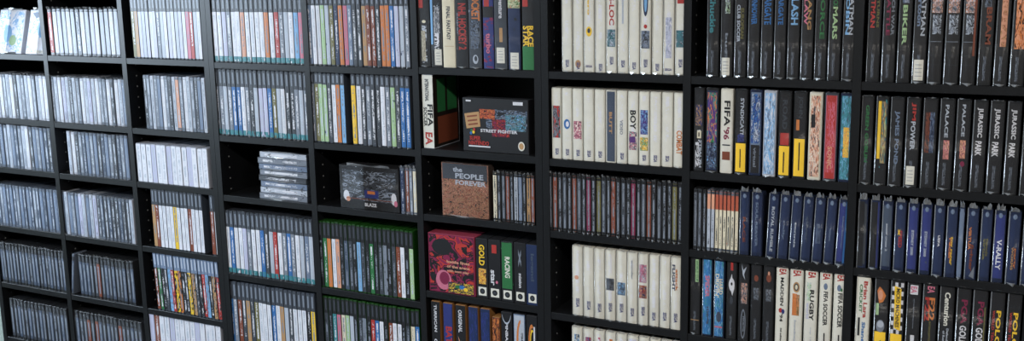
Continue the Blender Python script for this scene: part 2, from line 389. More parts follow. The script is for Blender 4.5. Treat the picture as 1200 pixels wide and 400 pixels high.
def case(kind, xc, w, zb, h, mat, label, group, shell='clear', slv=1, dec=(), depth=None, yoff=0, ry=0, rx=0, rz=0, cat='game case', lname='spine_label', name=None, side=None):
    global SEED; SEED += 1
    nm, d, _ = KIND[kind]; d = depth or d
    name = name or nm
    rn = random.Random(SEED)
    y = .004 + yoff + rn.uniform(0, .0025)
    root = thing(name, label, cat, (xc, y, zb+.0003), group, (rx, ry, rz))
    w = w-(.0014 if kind != 'card' else .0006); V = []; Fc = []
    r = .0012 if kind in ('jewel', 'card') else .0026
    if w < .012: r = min(r, w*.16)
    hw = w/2
    out = [(-hw, d), (-hw, r*1.2), (-hw+r*.35, r*.35), (-hw+r, 0), (hw-r, 0), (hw-r*.35, r*.35), (hw, r*1.2), (hw, d)]
    out = out[::-1] if False else [(hw, d), (-hw, d), (-hw, r*1.2), (-hw+r*.35, r*.35), (-hw+r, 0), (hw-r, 0), (hw-r*.35, r*.35), (hw, r*1.2)]
    prism(out, 0, h, V, Fc, .0006, 0, d/2)
    if kind in ('jewel', 'blue'):      # hinge end blocks of a disc case
        for z0, z1 in ((h*.02, h*.06), (h*.94, h*.98)): box_geo(-hw*.9, hw*.9, -.0005, .001, z0, z1, V, Fc)
    if kind in ('dvd', 'clam'):        # raised side rails of the clamshell spine and its thumb notch
        for s in (-1, 1): box_geo(s*hw*.9-hw*.06, s*hw*.9+hw*.06, -.0006 if kind == 'clam' else -.0002, .001, h*.012, h*.988, V, Fc)
    mesh_obj('shell', V, Fc, SH[shell], root)
    if kind == 'card': a, zl, zh = hw*.985, h*.006, h*.994
    elif kind == 'clam': a, zl, zh = hw*.80, h*.03, h*.97
    elif kind == 'blue': a, zl, zh = hw*.80, h*.03, h*.97
    elif kind == 'dvd': a, zl, zh = hw*.95, h*.02, h*.98
    else: a, zl, zh = hw*.9, h*.015, h*.985
    V = []; Fc = []; box_geo(-a, a, -.0004, .0006, zl, zh, V, Fc)
    lb = mesh_obj(lname, V, Fc, mat, root)
    deco(lb, dec, 2*a, h, -.0005)
    if side:
        V = []; Fc = []; box_geo(hw-.0002, hw+.0003, .001, d-.002, h*.01, h*.99, V, Fc); sp_ = mesh_obj('side_cover', V, Fc, side, root)
        if name == 'game_box' and side is SIDE_FIELD:
            for (y0, y1, z0, z1, ck) in ((.02, d-.01, .05*h, .42*h, 'r'), (.02, .06, .48*h, .93*h, 'E'), (.07, d-.012, .48*h, .93*h, 'E')):
                mesh_obj('printed_patch', [(hw+.0005, y0, z0), (hw+.0005, y1, z0), (hw+.0005, y1, z1), (hw+.0005, y0, z1)], [(0, 1, 2, 3)], INK[ck], sp_)
    if slv: sleeve(w, h, d, root, slv, SEED)
    return root
SIDE_FIELD = plain('dark cover print', lin((34, 26, 22)), .45)

ROWS = {}
def labels_for(bay, row, descs, start=0, ends=True, where=''):
    n = len(descs); res = []
    for i, d in enumerate(descs):
        place = '%s%s, %s' % (where, ROWN[row], BAYN[bay])
        if descs.count(d) == 1: res.append('%s standing in %s' % (d, place))
        else:
            o = 'leftmost' if i+start == 0 else ('rightmost' if i == n-1 and ends else ORD[i+start]+' from left')
            res.append('%s, %s in %s' % (d, o, place))
    return res
def thin_row(bay, row, zt, h, u0, u1, seq, style, kind='dvd', noun='tall disc case', shell='black', slv=0, ry=0, gaps=(), zoff=0, start=0, ends=True, where=''):
    """a run of thin cases, seq = one colour key per case ('_' leaves a gap)"""
    zb = Z(zt); zm = zb+h/2; X0, X1 = ux(u0, zm), ux(u1, zm); n = len(seq); p = (X1-X0)/n
    keys = [k for k in seq if k != '_']
    descs = ['%s %s' % (PAL[k][1], noun) for k in keys]
    lab = labels_for(bay, row, descs, start, ends, where); grp = '%ss in the %s of the %s' % (noun.replace('case', 'case'), ROWN[row], BAYN[bay])
    j = 0
    for i, k in enumerate(seq):
        if k == '_': continue
        mat, sh = style(k)
        dh = random.Random(SEED).uniform(-.0012, .0012)
        case(kind, X0+p*(i+.5), p, zb, h+dh, mat, lab[j], grp, sh or shell, slv, ry=ry)
        j += 1
LIGHT = set('WwLgcaeSPYTObs')
def inv(k): return 'G' if k in 'YOSTcbP' else ('g' if k in LIGHT else 'w')
def st_ps2(k): return print_mat(k, top='D', tf=.27, mark=inv(k), mlo=.12, mhi=.72, tmark='G', acc=None), 'grey'
def st_ps2p(k): return print_mat(k, top='D', tf=.27, bot=None, mark=inv(k), mlo=.2, mhi=.72, tmark='G', acc='g' if k in LIGHT else 'D', an=-.3), 'grey'
def st_wii(k): return print_mat(k, top='D', tf=.25, mark=inv(k), mlo=.15, mhi=.7, tmark='G', foot='t'), 'grey'
def st_film(k): return print_mat(k, top='u', tf=.26, mark=inv(k), mlo=.05, mhi=.72, tmark='g', acc='K' if k in 'YTRrO' else ('u' if k == 'b' else 'D'), an=.35, nscale=13), 'grey'
def st_dark(k): return print_mat(k, top='D', tf=.15, mark=inv(k), mlo=.08, mhi=.8, tmark='G', acc='N' if k in LIGHT else 'G', an=-.1), 'grey'
def st_white(k): return print_mat(k, mark='g' if k in LIGHT else 'w', mlo=.1, mhi=.95), None
def st_jewel(k): return print_mat(k, mark='G' if k in 'gLu' else 'g', mlo=.06, mhi=.94, acc='w' if k in 'gLGu' else 'G', an=-.25, nscale=14), 'pale' if k in 'wgWL' else 'clear'
def st_jdark(k): return print_mat(k, top='K', tf=.16, tmark='D', mark='G', mlo=.12, mhi=.78, mdens=.36, acc='K', an=0, nscale=14), 'black'
def st_xbox(k): return print_mat(k, top='K', tf=.24, tmark='D', mark='G' if k in 'DKGuUN' else inv(k), mlo=.06, mhi=.72, acc='K' if k in 'DGu' else None, an=.1), 'green'
def st_cd(k): return print_mat(k, mark='G' if k not in LIGHT else 'D', mlo=.04, mhi=.97, acc='K', an=.0, nscale=8, mdens=.44), 'black'

# ---- bay A
zb = Z(U1[1])
for (u0, u1, nm_, lb_, dd) in ((-12, 18.5, 'a', 'white disc box with pale blue artwork, cut off by left edge, top row, leftmost bay',
        [('n', 'WWbWW', .04, .96, .04, .96, 4), ('e', 'b', .45, .4, .16, .2), ('e', 'e', .3, .62, .14, .12), ('r', 'D', 0, .035, .1, .8)]),
       (22.5, 50.5, 'b', 'white disc box with sky blue artwork and price sticker, top row, leftmost bay',
        [('n', 'WbWWW', .04, .96, .04, .96, 4), ('e', 'b', .58, .62, .22, .2), ('q', 'u', [(.12, .93), (.5, .96), (.42, .84), (.3, .8)]), ('e', 'W', .3, .3, .24, .16), ('s', .02, .09, .45, .85)])):
    zm = zb+.03; a, b_ = ux(u0, zm), ux(u1, zm)
    case('card', (a+b_)/2, b_-a, zb, .142, INK['W'], lb_, 'front-facing white disc boxes', 'card_white', 1, dd, depth=.024, yoff=.012, rx=-.26, lname='front_cover', name='disc_box')
def jz(t): return t
thin_row('A', 1, U1[2], .143, -10, 54.5, 'wgwGgwDgGgwGgwW', st_jewel, 'jewel', 'slim disc case', 'clear', 1)
thin_row('A', 2, U1[3], .143, -13, 64, 'ugDuGguUGgwDuGuUDD', st_jewel, 'jewel', 'slim disc case', 'clear', .6)
thin_row('A', 3, U1[4], .142, -8, 70, 'uUGuUuUGuUuUGUuUuUuU', st_jewel, 'jewel', 'slim disc case', 'clear', .5)
thin_row('A', 4, U1[5], .140, -1, 75.5, 'UDUDUDUDUDUUDUDUDUDU', st_jdark, 'jewel', 'slim disc case', 'clear', .9)
thin_row('A', 5, U1[6], .140, 11.5, 79, 'DDUDDUDDUDDUDDUD', st_jdark, 'jewel', 'slim disc case', 'clear', .5)
# ---- bay B
thin_row('B', 0, U1[1], .143, 55.5, 138, 'RwLgwgGwgLwggwg', st_white, 'jewel', 'slim disc case', 'grey', 1.1)
thin_row('B', 1, U1[2], .143, 59, 147, 'GgwLgDgGwgLgwGGwDwgu', st_jewel, 'jewel', 'slim disc case', 'clear', 1)
thin_row('B', 2, U1[3], .138, 78.5, 149.5, 'gwDGUuGuDUuGDUGu', st_jewel, 'jewel', 'slim disc case', 'clear', .6)
thin_row('B', 3, U1[4], .140, 71, 156, 'uguGuLgugLDUDUDDUDDg', st_jewel, 'jewel', 'slim disc case', 'clear', .9)
zb = Z(U1[5]); a = ux(82.5, zb+.01)
case('jewel', a+.002, .0115, zb+.0012, .138, st_jdark('U')[0], 'dark slim disc case leaning right, alone at the left end, fifth row, second bay', 'slim disc cases in the fifth row of the second bay', 'clear', 1, ry=.16)
thin_row('B', 4, U1[5], .140, 92, 156, 'UUUDDrDUDUDDUDU', st_jdark, 'jewel', 'slim disc case', 'clear', 1, start=1)
thin_row('B', 5, U1[6], .140, 84, 166, 'DUDDrDrUDUDDrDDUDD', st_jdark, 'jewel', 'slim disc case', 'clear', .7)
# ---- bay C
thin_row('C', 0, U1[1], .190, 152.5, 238.5, 'oTLgLwLGgwLwgLwPRgwL', st_ps2p)
thin_row('C', 1, U1[2], .160, 167.5, 240, 'DGgGuwGDgSGwgGDug', st_jewel, 'jewel', 'disc case', 'clear', 0)
thin_row('C', 2, U1[3], .118, 159, 242.5, 'WWWLWWLWWWLWWW', st_white, 'dvd', 'squat disc case', 'pale')
thin_row('C', 3, U1[4], .185, 177, 254.5, 'TrWWWWYWWWrWWW__rW', st_ps2)
thin_row('C', 4, U1[5], .185, 181, 257, 'rEKDbRYOKKYTDKRbKTR', st_film, ry=-.03, noun='film disc case')
thin_row('C', 5, U1[6], .190, 170, 259, 'WLrWWLWWWWLWWWW', st_white, 'dvd', 'tall disc case', 'pale')
# ---- bay D
thin_row('D', 0, U2[1], .190, 248, 354.5, 'WWLGWWSWWWWOWRGgWbP', st_wii, slv=.7)
thin_row('D', 1, U2[2], .190, 251, 360.5, 'GGgGBBWGDgLLBogwDDGgG', st_wii, slv=.7)
thin_row('D', 3, U2[4], .190, 264, 366.5, 'WBwWLGWWBDgRWGBGWgug', st_wii, slv=.4)
thin_row('D', 4, U2[5], .190, 268, 369, 'BGrDTDoWWWBWTgDWWWKY', st_ps2)
# lying stack
zb = Z(U2[3]); a, b_ = ux(300, zb+.05), ux(357, zb+.05)
for k in range(8):
    hh = .0165; c_ = 'GguDGuGg'[k]
    V = []; wd = b_-a+random.uniform(-.004, .004)
    place = ['bottom one', 'second from bottom', 'third from bottom', 'fourth from bottom', 'fourth from top', 'third from top', 'second from top', 'top one'][k]
    case('card', (a+b_)/2+random.uniform(-.004, .003), wd, zb+k*(hh+.0004), hh-.0006, print_mat(c_, horiz=True, mark='w', mlo=.1, mhi=.8, acc='D', an=.1), 'clear-wrapped disc case lying flat, %s of the stack in the fourth bay' % place,
         'disc cases lying flat in the third row of the fourth bay', 'grey', .55, depth=.135, rz=random.uniform(-.02, .02), yoff=.01, name='lying_disc_case')
# ---- bay E
thin_row('E', 0, U2[1], .190, 359, 478.5, 'uWwegoNOPuDDTrrDOOBLgG', st_dark, slv=.5, ry=-.006)
thin_row('E', 1, U2[2], .190, 363, 403, 'GoeeDWOb', st_dark, where='left part of ')
thin_row('E', 1, U2[2], .190, 411, 480, 'YWDGDDWGeDBBB'[:12], st_dark, slv=.3, where='right part of ')
thin_row('E', 3, U2[4], .190, 373, 484, 'KEOWSKUDKbDKEKDGKDrWKe', st_xbox, shell='green')
thin_row('E', 4, U2[5], .190, 375, 491, 'KDKtPcegKDGKRBWKrWWKDcB', st_xbox, shell='green')
zb = Z(U2[3]); a, b_ = ux(397, zb+.03), ux(466, zb+.03)
case('card', (a+b_)/2, b_-a, zb, .118, INK['K'], 'black boxed handheld set facing forward on the shelf with white lettering, third row, fifth bay', None, 'card_black', 1,
     [('n', 'KDKGK', .2, .9, .04, .96, 6), ('e', 'w', .3, .1, .05, .12), ('e', 'S', .22, .13, .035, .06), ('e', 'w', .3, .92, .045, .14), ('e', 'P', .2, .95, .03, .07),
      ('r', 'i', .28, .46, .42, .66), ('r', 'O', .37, .44, .47, .6), ('r', 'r', .235, .25, .1, .9), ('h', 'BLAZE', 'W', .08, .16, .42, .62)], depth=.05, lname='front_cover', cat='game box', yoff=.004)
for (u0, u1, k, ds) in ((468.5, 473.5, 'N', 'navy slim disc case beside the black boxed set, third row, fifth bay'), (473.8, 478.6, 'r', 'brown slim disc case right of the navy one, third row, fifth bay'),
                    (478.8, 482.8, 'G', 'grey slim disc case right of the brown one, third row, fifth bay'), (483, 487.5, 'c', 'cream slim disc case at the right end, third row, fifth bay')):
    x0, x1 = ux(u0, zb+.05), ux(u1, zb+.05)
    case('jewel', (x0+x1)/2, x1-x0, zb, .125, st_jewel(k)[0], ds, 'slim disc cases in the third row of the fifth bay', 'clear', 1.2)
# ---- explicit rows
def rows(bay, row, zt, h, items, kind, shell, slv=0, noun='', group=None, cat='game case', ry=0, depth=None):
    zb = Z(zt)
    for it in items:
        u0, u1, mat, lab, dec = it[:5]; o = dict(it[5]) if len(it) > 5 else {}
        hh = o.pop('h', h); zc = zb+hh/2; x0, x1 = ux(u0, zc), ux(u1, zc)
        case(o.pop('kind', kind), (x0+x1)/2, x1-x0, zb, hh, mat, lab, group, o.pop('shell', shell), o.pop('slv', slv), dec, o.pop('depth', depth), cat=cat, ry=o.pop('ry', ry), **o)
def pm(b, **k): return print_mat(b, **k)
# F top row: big game boxes
rows('F', 0, UF[1], .190, [
 (488.5, 502.5, pm('K', acc='D', mark='g', mlo=.05, mhi=.55), 'black game box with red top stripe at left end, top row, sixth bay', [('r', 'R', .78, 1, .1, .45), ('e', 'c', .6, .5, .16, .02), ('n', 'KcKcK', .08, .48, .25, .6, 8)]),
 (503, 517, pm('K', acc='D', mark='w', mlo=.1, mhi=.9), 'black game box with blue-white edge and price sticker at bottom, top row, sixth bay', [('r', 'b', .3, .99, .02, .2), ('n', 'KGKwK', .45, .8, .35, .8, 6), ('s', .03, .24, .3, .9)]),  # sky blue strip paints bluish light along the left edge
 (517.5, 532, pm('c'), 'cream game box with dark handwritten-style title, top row, sixth bay', [('t', 'FINAL FANTASY', 'D', .36, .8, .35, .62), ('r', 'T', .28, .285, .1, .9)], {'shell': 'white'}),
 (532.5, 547.5, pm('K'), 'black game box with large red vertical lettering, top row, sixth bay', [('t', 'NHL HOCKEY 2', 'R', .24, .84, .28, .8), ('t', 'super', 'G', .42, .72, .08, .2)]),
 (548, 563, pm('D', acc='G'), 'black and grey game box with orange scrawled title, top row, sixth bay', [('t', 'ROCKET', 'O', .62, .99, .3, .85), ('n', 'KKuDG', .26, .62, .15, .85, 5), ('e', 'g', .12, .5, .22, .06), ('e', 'D', .13, .52, .12, .035)]),
 (565, 577.5, pm('i', acc='m', an=.3, nscale=20), 'purple and blue game box with red top, top row, sixth bay', [('r', 'R', .8, 1, .1, .6), ('r', 'K', .66, .8, 0, 1), ('t', 'turbo', 'P', .2, .46, .3, .7)]),
 (578, 593, pm('D'), 'dark grey game box with white title and price sticker, top row, sixth bay', [('t', 'adventure', 'w', .65, .98, .4, .68), ('r', 'T', .35, .53, .4, .65), ('s', .08, .28, .15, .8)]),
 (594.5, 609, pm('N', acc='K'), 'dark teal game box with striped top and price sticker at foot, top row, sixth bay', [('n', 'RecEo', .78, 1, 0, 1, 6), ('s', .01, .22, .15, .85)]),
 (611, 625, pm('K', bot='E', bf=.3), 'black and green game box with yellow lettering at right end, top row, sixth bay', [('r', 'R', .8, 1, .05, .5), ('t', 'STAR', 'Y', .3, .56, .1, .5), ('t', 'RACE', 'Y', .3, .56, .52, .92)]),
], 'card', 'card_black', .35, group='boxed games in the top row of the sixth bay', cat='game box')
rows('F', 1, UF[2], .190, [
 (494, 506.5, pm('a'), 'white football game box standing alone with its dark cover showing, second row, sixth bay', [('t', 'FIFA', 'K', .30, .60, .5, .92), ('t', 'SOCCER', 'K', .30, .56, .1, .38), ('t', 'EA', 'R', .05, .22, .25, .8), ('t', 'INTERNATIONAL', 'D', .64, .94, .3, .6)], {'side': SIDE_FIELD})],
 'card', 'card_white', 0, cat='game box')
zb = Z(UF[2]); a, b_ = ux(540, zb+.01), ux(617, zb+.01)
case('card', (a+b_)/2, b_-a, zb, vz(580, 117)-zb, INK['K'], 'large black console game box facing forward with gold square seal, second row, sixth bay', None, 'card_black', 0, [
 ('n', 'KKuKG', .45, .80, .36, .99, 6), ('n', 'KRKmK', .3, .62, .45, .72, 5), ('n', 'KGtKb', .42, .72, .66, .97, 6), ('n', 'KrROK', .62, .8, .26, .5, 6),
 ('q', 'T', [(.02, .70), (.25, .75), (.27, .47), (.05, .42)]), ('q', 'r', [(.06, .66), (.22, .69), (.22, .66), (.06, .63)]), ('q', 'r', [(.07, .58), (.22, .61), (.22, .58), (.07, .55)]), ('q', 'r', [(.08, .51), (.23, .54), (.23, .51), (.08, .48)]),
 ('h', 'STREET FIGHTER', 'w', .37, .43, .27, .84), ('e', 'E', .39, .13, .02, .03), ('e', 'Y', .36, .16, .02, .03), ('e', 'R', .41, .17, .02, .03), ('e', 'B', .34, .12, .02, .03),
 ('h', 'SUPER', 'R', .21, .29, .1, .27), ('h', 'NINTENDO', 'R', .12, .20, .08, .4), ('r', 'w', .085, .11, .08, .42), ('e', 'a', .15, .9, .05, .085), ('e', 'T', .15, .9, .035, .06), ('r', 'w', .90, .96, .78, .93), ('r', 'w', .93, .96, .05, .13)],
 depth=.03, lname='front_cover', cat='game box', yoff=.01)
# F third row
zb = Z(UF[3]); a, b_ = ux(515.5, zb+.05), ux(571, zb+.05); hh = vz(540, 193)-zb
case('card', (a+b_)/2, b_-a, zb, hh, picture_mat('KrKSrDTrK', 22), 'forward-facing game box with crowd of brown faces under grey title, third row, sixth bay', None, 'card_brown', .4, [
 ('r', 'D', .7, .99, .02, .98), ('h', 'the', 'g', .84, .93, .25, .45), ('h', 'PEOPLE', 'g', .72, .82, .3, .9), ('h', 'FOREVER', 'g', .6, .69, .3, .95)], depth=.03, lname='front_cover', cat='game box', yoff=.004)
ZB = Z(UF[3]); x0 = 576.5
sq = 'cKDrKguKTr'
for i in range(10):
    u0 = x0 + i*4.95; a, b_ = ux(u0, ZB+.06), ux(u0+4.8, ZB+.06)
    k = sq[i]
    case('jewel', (a+b_)/2, b_-a, ZB, .125, st_cd(k)[0], '%s slim disc case, %s to the right of the crowd box, sixth bay' % (PAL[k][1], 'first' if i == 0 else ORD[i]), 'slim disc cases in the third row of the sixth bay', 'black', 1)
# F fourth row
zb = Z(UF[4]); a, b_ = ux(501, zb+.07), ux(555.5, zb+.07)
case('card', (a+b_)/2, b_-a, zb, .158, INK['m'], 'magenta and black game box facing forward with glowing pink art, fourth row, sixth bay', None, 'card_pink', 0, [
 ('n', 'KmKRm', .02, .98, .02, .98, 3), ('e', 'K', .78, .3, .22, .14), ('e', 'P', .22, .32, .17, .17), ('e', 'm', .25, .34, .11, .11), ('e', 'K', .25, .09, .06, .07),
 ('h', 'battle lines', 'S', .52, .57, .4, .9), ('h', 'of the arena', 'S', .44, .49, .4, .9), ('h', 'with team play', 'S', .36, .41, .4, .88), ('n', 'KKNYK', .02, .2, .42, .97, 8), ('e', 'B', .13, .72, .07, .035), ('e', 'E', .13, .62, .05, .03), ('e', 'Y', .1, .8, .05, .03)],
 depth=.06, lname='front_cover', cat='game box')
def seal(): return [('r', 'a', .045, .19, .16, .86), ('e', 'K', .118, .5, .22, .048), ('e', 'D', .118, .5, .12, .026)]
nx = [556.8, 571.3, 586.3, 601.3, 616, 630.2]
rows('F', 3, UF[4], .158, [
 (nx[0], nx[1]-.6, pm('K'), 'black boxed game with golden picture above its white seal, fourth row, sixth bay', [('n', 'KTYOK', .24, .5, .2, .85, 5), ('t', 'GOLD', 'Y', .55, .9, .3, .7)]+seal()),
 (nx[1], nx[2]-.6, pm('K'), 'black boxed game with short white title above its seal, fourth row, sixth bay', [('t', 'star', 'w', .24, .5, .2, .5), ('e', 'P', .3, .68, .1, .025), ('r', 'R', .78, .92, .3, .7)]+seal()),
 (nx[2], nx[3]-.6, pm('K', acc='E'), 'black and green boxed game with white title, middle of five, fourth row, sixth bay', [('r', 'E', .22, .98, .08, .92), ('t', 'RACING', 'a', .4, .75, .35, .7)]+seal()),
 (nx[3], nx[4]-.6, pm('K'), 'plain black boxed game with thin white lettering, fourth row, sixth bay', [('t', 'mission', 'w', .26, .5, .42, .62), ('t', 'x', 'G', .6, .9, .4, .6)]+seal()),
 (nx[4], nx[5]-.6, pm('N'), 'navy boxed game at right end of the shelf, fourth row, sixth bay', [('t', 'legend', 'U', .4, .85, .35, .65)]+seal()),
], 'card', 'card_black', 0, group='boxed games with white seals in the fourth row of the sixth bay', cat='game box')
rows('F', 4, UF[5], .188, [
 (505, 515, pm('K'), 'black box with white vertical lettering at left end, bottom row, sixth bay', [('t', 'TURRICAN', 'w', .55, .95, .35, .62), ('t', 'CLASSIC', 'w', .1, .45, .3, .6)]),
 (519, 530, pm('N', acc='i'), 'blue box with big red vertical lettering, bottom row, sixth bay', [('r', 'i', .02, .99, .05, .95), ('t', 'BATTLE', 'R', .2, .66, .3, .85)]),
 (533.5, 545, pm('K'), 'black box with white title and cream streak, bottom row, sixth bay', [('t', 'ORIGINAL', 'w', .6, .93, .3, .62), ('q', 'S', [(.2, .55), (.7, .35), (.9, .05), (.5, .3)])]),
 (548.5, 559.5, pm('N'), 'plain navy box left of its dark blue twin, bottom row, sixth bay', [('n', 'NNiNN', .1, .95, .1, .9, 3)]),
 (562.5, 573.5, pm('N'), 'plain dark blue box right of its navy twin, bottom row, sixth bay', [('n', 'NiNNi', .1, .95, .1, .9, 3)]),
 (576.5, 585.5, pm('r', acc='K', an=.3), 'brown and orange box with dark picture, bottom row, sixth bay', [('n', 'KrOKr', .2, .98, .05, .95, 4)], {'h': .17}),
 (587, 600, pm('K'), 'black box with red patch and a hanging white loop, bottom row, sixth bay', [('t', 'PINBALL', 'w', .5, .85, .4, .6), ('r', 'R', .1, .42, .4, .68), ('o', 'g', .99, .5, .42, .16, 190, 350, .16)], {'shell': 'card_black'}),
 (601.5, 615, pm('u'), 'grey-blue box with orange crescent, bottom row, sixth bay', [('r', 'g', .03, .98, .06, .94), ('o', 'O', .62, .62, .38, .3, 90, 270, .45), ('t', 'game', 'D', .5, .75, .62, .8)], {'shell': 'card_black'}),
 (616, 629, pm('K'), 'black box with orange flame and white strip at right end, bottom row, sixth bay', [('o', 'O', .64, .5, .3, .24, 60, 300, .4), ('o', 'Y', .64, .55, .2, .17, 60, 300, .4), ('r', 'w', .45, .85, .68, .82)], {'shell': 'card_black'}),
], 'card', 'card_tan', 0, group='boxed games in the bottom row of the sixth bay', cat='game box')
# ---- bay G
def sega(z0=.055, z1=.15): return ('t', 'SEGA', 'i', z0, z1, .36, .72)
def grid():  return []
def ivory(i, extra): return (pm('a', mark='w', mlo=.2, mhi=.97, mdens=.6), extra)
def g_items(edges, decs, descs, place, h=None):
    out = []
    for i, (dc, ds) in enumerate(zip(decs, descs)):
        out.append((edges[i]+.2, edges[i+1]-.2, pm('a', mark='w', mlo=.25, mhi=.97, mdens=.58), ds+', '+place, dc))
    return out
def plains(descs):   # fill in ordinals where a description repeats
    res = []
    for i, d in enumerate(descs):
        res.append(d if descs.count(d) == 1 else '%s, %s' % (d, 'leftmost' if i == 0 else 'rightmost' if i == len(descs)-1 else ORD[i]+' from left'))
    return res
PW = 'plain white cartridge case'
e = [657, 669.7, 682.5, 695.6, 708.8, 722, 735.5, 749, 762.5, 776, 789.7, 803.3]
rows('G', 0, U3[1], .190, g_items(e, [[sega()], [('e', 'T', .1, .5, .35, .05), ('e', 'K', .93, .5, .4, .04), sega(.03, .12)], [('e', 'Y', .5, .5, .36, .06), ('e', 'D', .51, .5, .18, .03), ('t', 'hero', 'Y', .7, .95, .35, .6), ('h', 'SEGA', 'i', .06, .09, .1, .9)],
  [sega(.02, .11)], [('t', 'G-LOC', 'R', .58, .96, .3, .8), ('n', 'DtUgt', .32, .53, .02, .98, 4), sega(.1, .2)], [('r', 'g', .6, .92, .4, .6), sega(.07, .16)], [sega(.05, .14)],
  [('e', 'N', .86, .5, .3, .17), ('e', 'b', .86, .5, .17, .12), ('e', 'R', .57, .5, .2, .025), ('n', 'DKuGD', .31, .52, .02, .98, 4), sega(.08, .18)], [sega(.04, .13)], [('n', 'gLGLa', .2, .68, .15, .85, 4), ('h', 'SEGA', 'i', .05, .08, .08, .92)],
  [('r', 'R', .84, 1, .1, .9), ('n', 'tUtDg', .33, .53, .02, .98, 4), sega(.09, .19)]],
  plains([PW, 'white cartridge case with brown smudge near the foot', 'white cartridge case with yellow round emblem', PW, 'white cartridge case with large red title and teal picture', 'white cartridge case with grey-blue strip', PW, 'white cartridge case with blue oval logo and red dot', PW, 'white cartridge case with purple-grey artwork', 'white cartridge case with red top and teal picture']),
  'top row, seventh bay'), 'clam', 'white', .45, group='white cartridge cases in the top row of the seventh bay')
e = [645, 657, 669.5, 682.3, 695.3, 708.4, 721.5, 734.5, 747.5, 760.5, 774, 788, 802]
rows('G', 1, U3[2], .172, g_items(e, [[('n', 'KGDRR', .3, .75, .02, .98, 3), sega()], [('e', 'B', .5, .5, .4, .07), ('e', 'W', .5, .55, .2, .04), sega()], [('n', 'aPDPa', .3, .55, .02, .98, 4), sega()], [sega()], [sega()],
  [('r', 'U', .02, .98, .02, .98), ('t', 'BUTT', 'T', .4, .7, .3, .6)], [('t', 'VIDEO', 'G', .4, .6, .3, .6), sega()], [('t', 'BOY', 'K', .48, .74, .2, .8), ('n', 'aGDPa', .2, .45, .02, .98, 5), ('r', 'V', .3, .38, .1, .8)],
  [('n', 'iVbiN', .42, .75, .05, .95, 4), ('n', 'eETYa', .2, .38, .02, .98, 4), sega(.06, .14)], [sega()], [sega(.07, .15)], [('t', 'COMBAT', 'O', .18, .5, .25, .8)]],
  plains(['white cartridge case with black and red picture', 'white cartridge case with blue round logo', 'white cartridge case with pink picture', PW, PW, 'dark grey cartridge case with tan title', 'white cartridge case with grey title', 'white cartridge case with black title ending BOY', 'white cartridge case with blue picture over green', PW, PW, 'white cartridge case with orange-pink lettering']),
  'second row, seventh bay'), 'clam', 'white', .4, group='white cartridge cases in the second row of the seventh bay')
thin_row('G', 2, U3[3], .142, 641.5, 799, 'KrKDKrDKmKoDKrKDKmKDrKDKKoK', st_cd, 'jewel', 'slim disc case', 'black', .8)
e = [669, 682, 695, 708, 720.8, 733.7, 746.5, 759, 771.5, 784.5, 797.5]
rows('G', 3, U3[4], .176, g_items(e, [[('e', 'S', .55, .4, .25, .03), sega(.12, .25)], [sega(.1, .23)], [sega(.09, .22)], [('n', 'KDGKD', .43, .6, .02, .98, 5), sega(.12, .25)], [('n', 'DUbDg', .38, .56, .02, .98, 4), sega(.13, .26)], [('t', 'wonder', 'G', .62, .9, .4, .6), sega(.1, .22)],
  [('n', 'PUPgU', .6, .85, .05, .95, 4), ('n', 'NRTNi', .38, .56, .02, .98, 4), sega(.13, .26)], [sega(.08, .2)], [sega(.1, .22)], [('t', 'FLIGHT', 'N', .54, .9, .1, .4), ('t', 'attack', 'O', .54, .84, .5, .75), sega(.1, .23)]],
  plains(['white cartridge case with small orange mark', PW, PW, 'white cartridge case with black picture', 'white cartridge case with blue-grey picture', 'white cartridge case with grey lettering', 'white cartridge case with red and navy picture', PW, PW, 'white cartridge case with navy and orange lettering']),
  'fourth row, seventh bay'), 'clam', 'white', .6, group='white cartridge cases in the fourth row of the seventh bay')
rows('G', 4, U3[5], .184, g_items([669, 682, 695, 708, 721, 734, 747, 760, 773, 786, 799], [[('n', 'aGDba', .5, .9, .2, .8, 4)], [('n', 'uVRuN', .55, .88, .15, .85, 4)], [('t', 'rocky', 'P', .5, .9, .3, .7)], [('t', 'kung', 'O', .5, .9, .3, .7)], [('t', 'OUT', 'G', .6, .9, .3, .7)], [('n', 'aLgLa', .4, .95, .1, .9, 6)], [('r', 'S', .6, .85, .3, .7)], [('t', 'ace', 'G', .6, .9, .3, .7)], [('r', 'T', .8, .9, .2, .8)], [('t', 'pit', 'G', .6, .9, .3, .7)]],
  plains(['white cartridge case with grey and blue picture', 'white cartridge case with purple and red picture', 'white cartridge case with pink lettering', 'white cartridge case with orange lettering', PW, 'white cartridge case with lilac mottling', 'white cartridge case with salmon stripe', PW, 'white cartridge case with tan band', PW]),
  'bottom row, seventh bay'), 'clam', 'white', .9, group='white cartridge cases in the bottom row of the seventh bay')
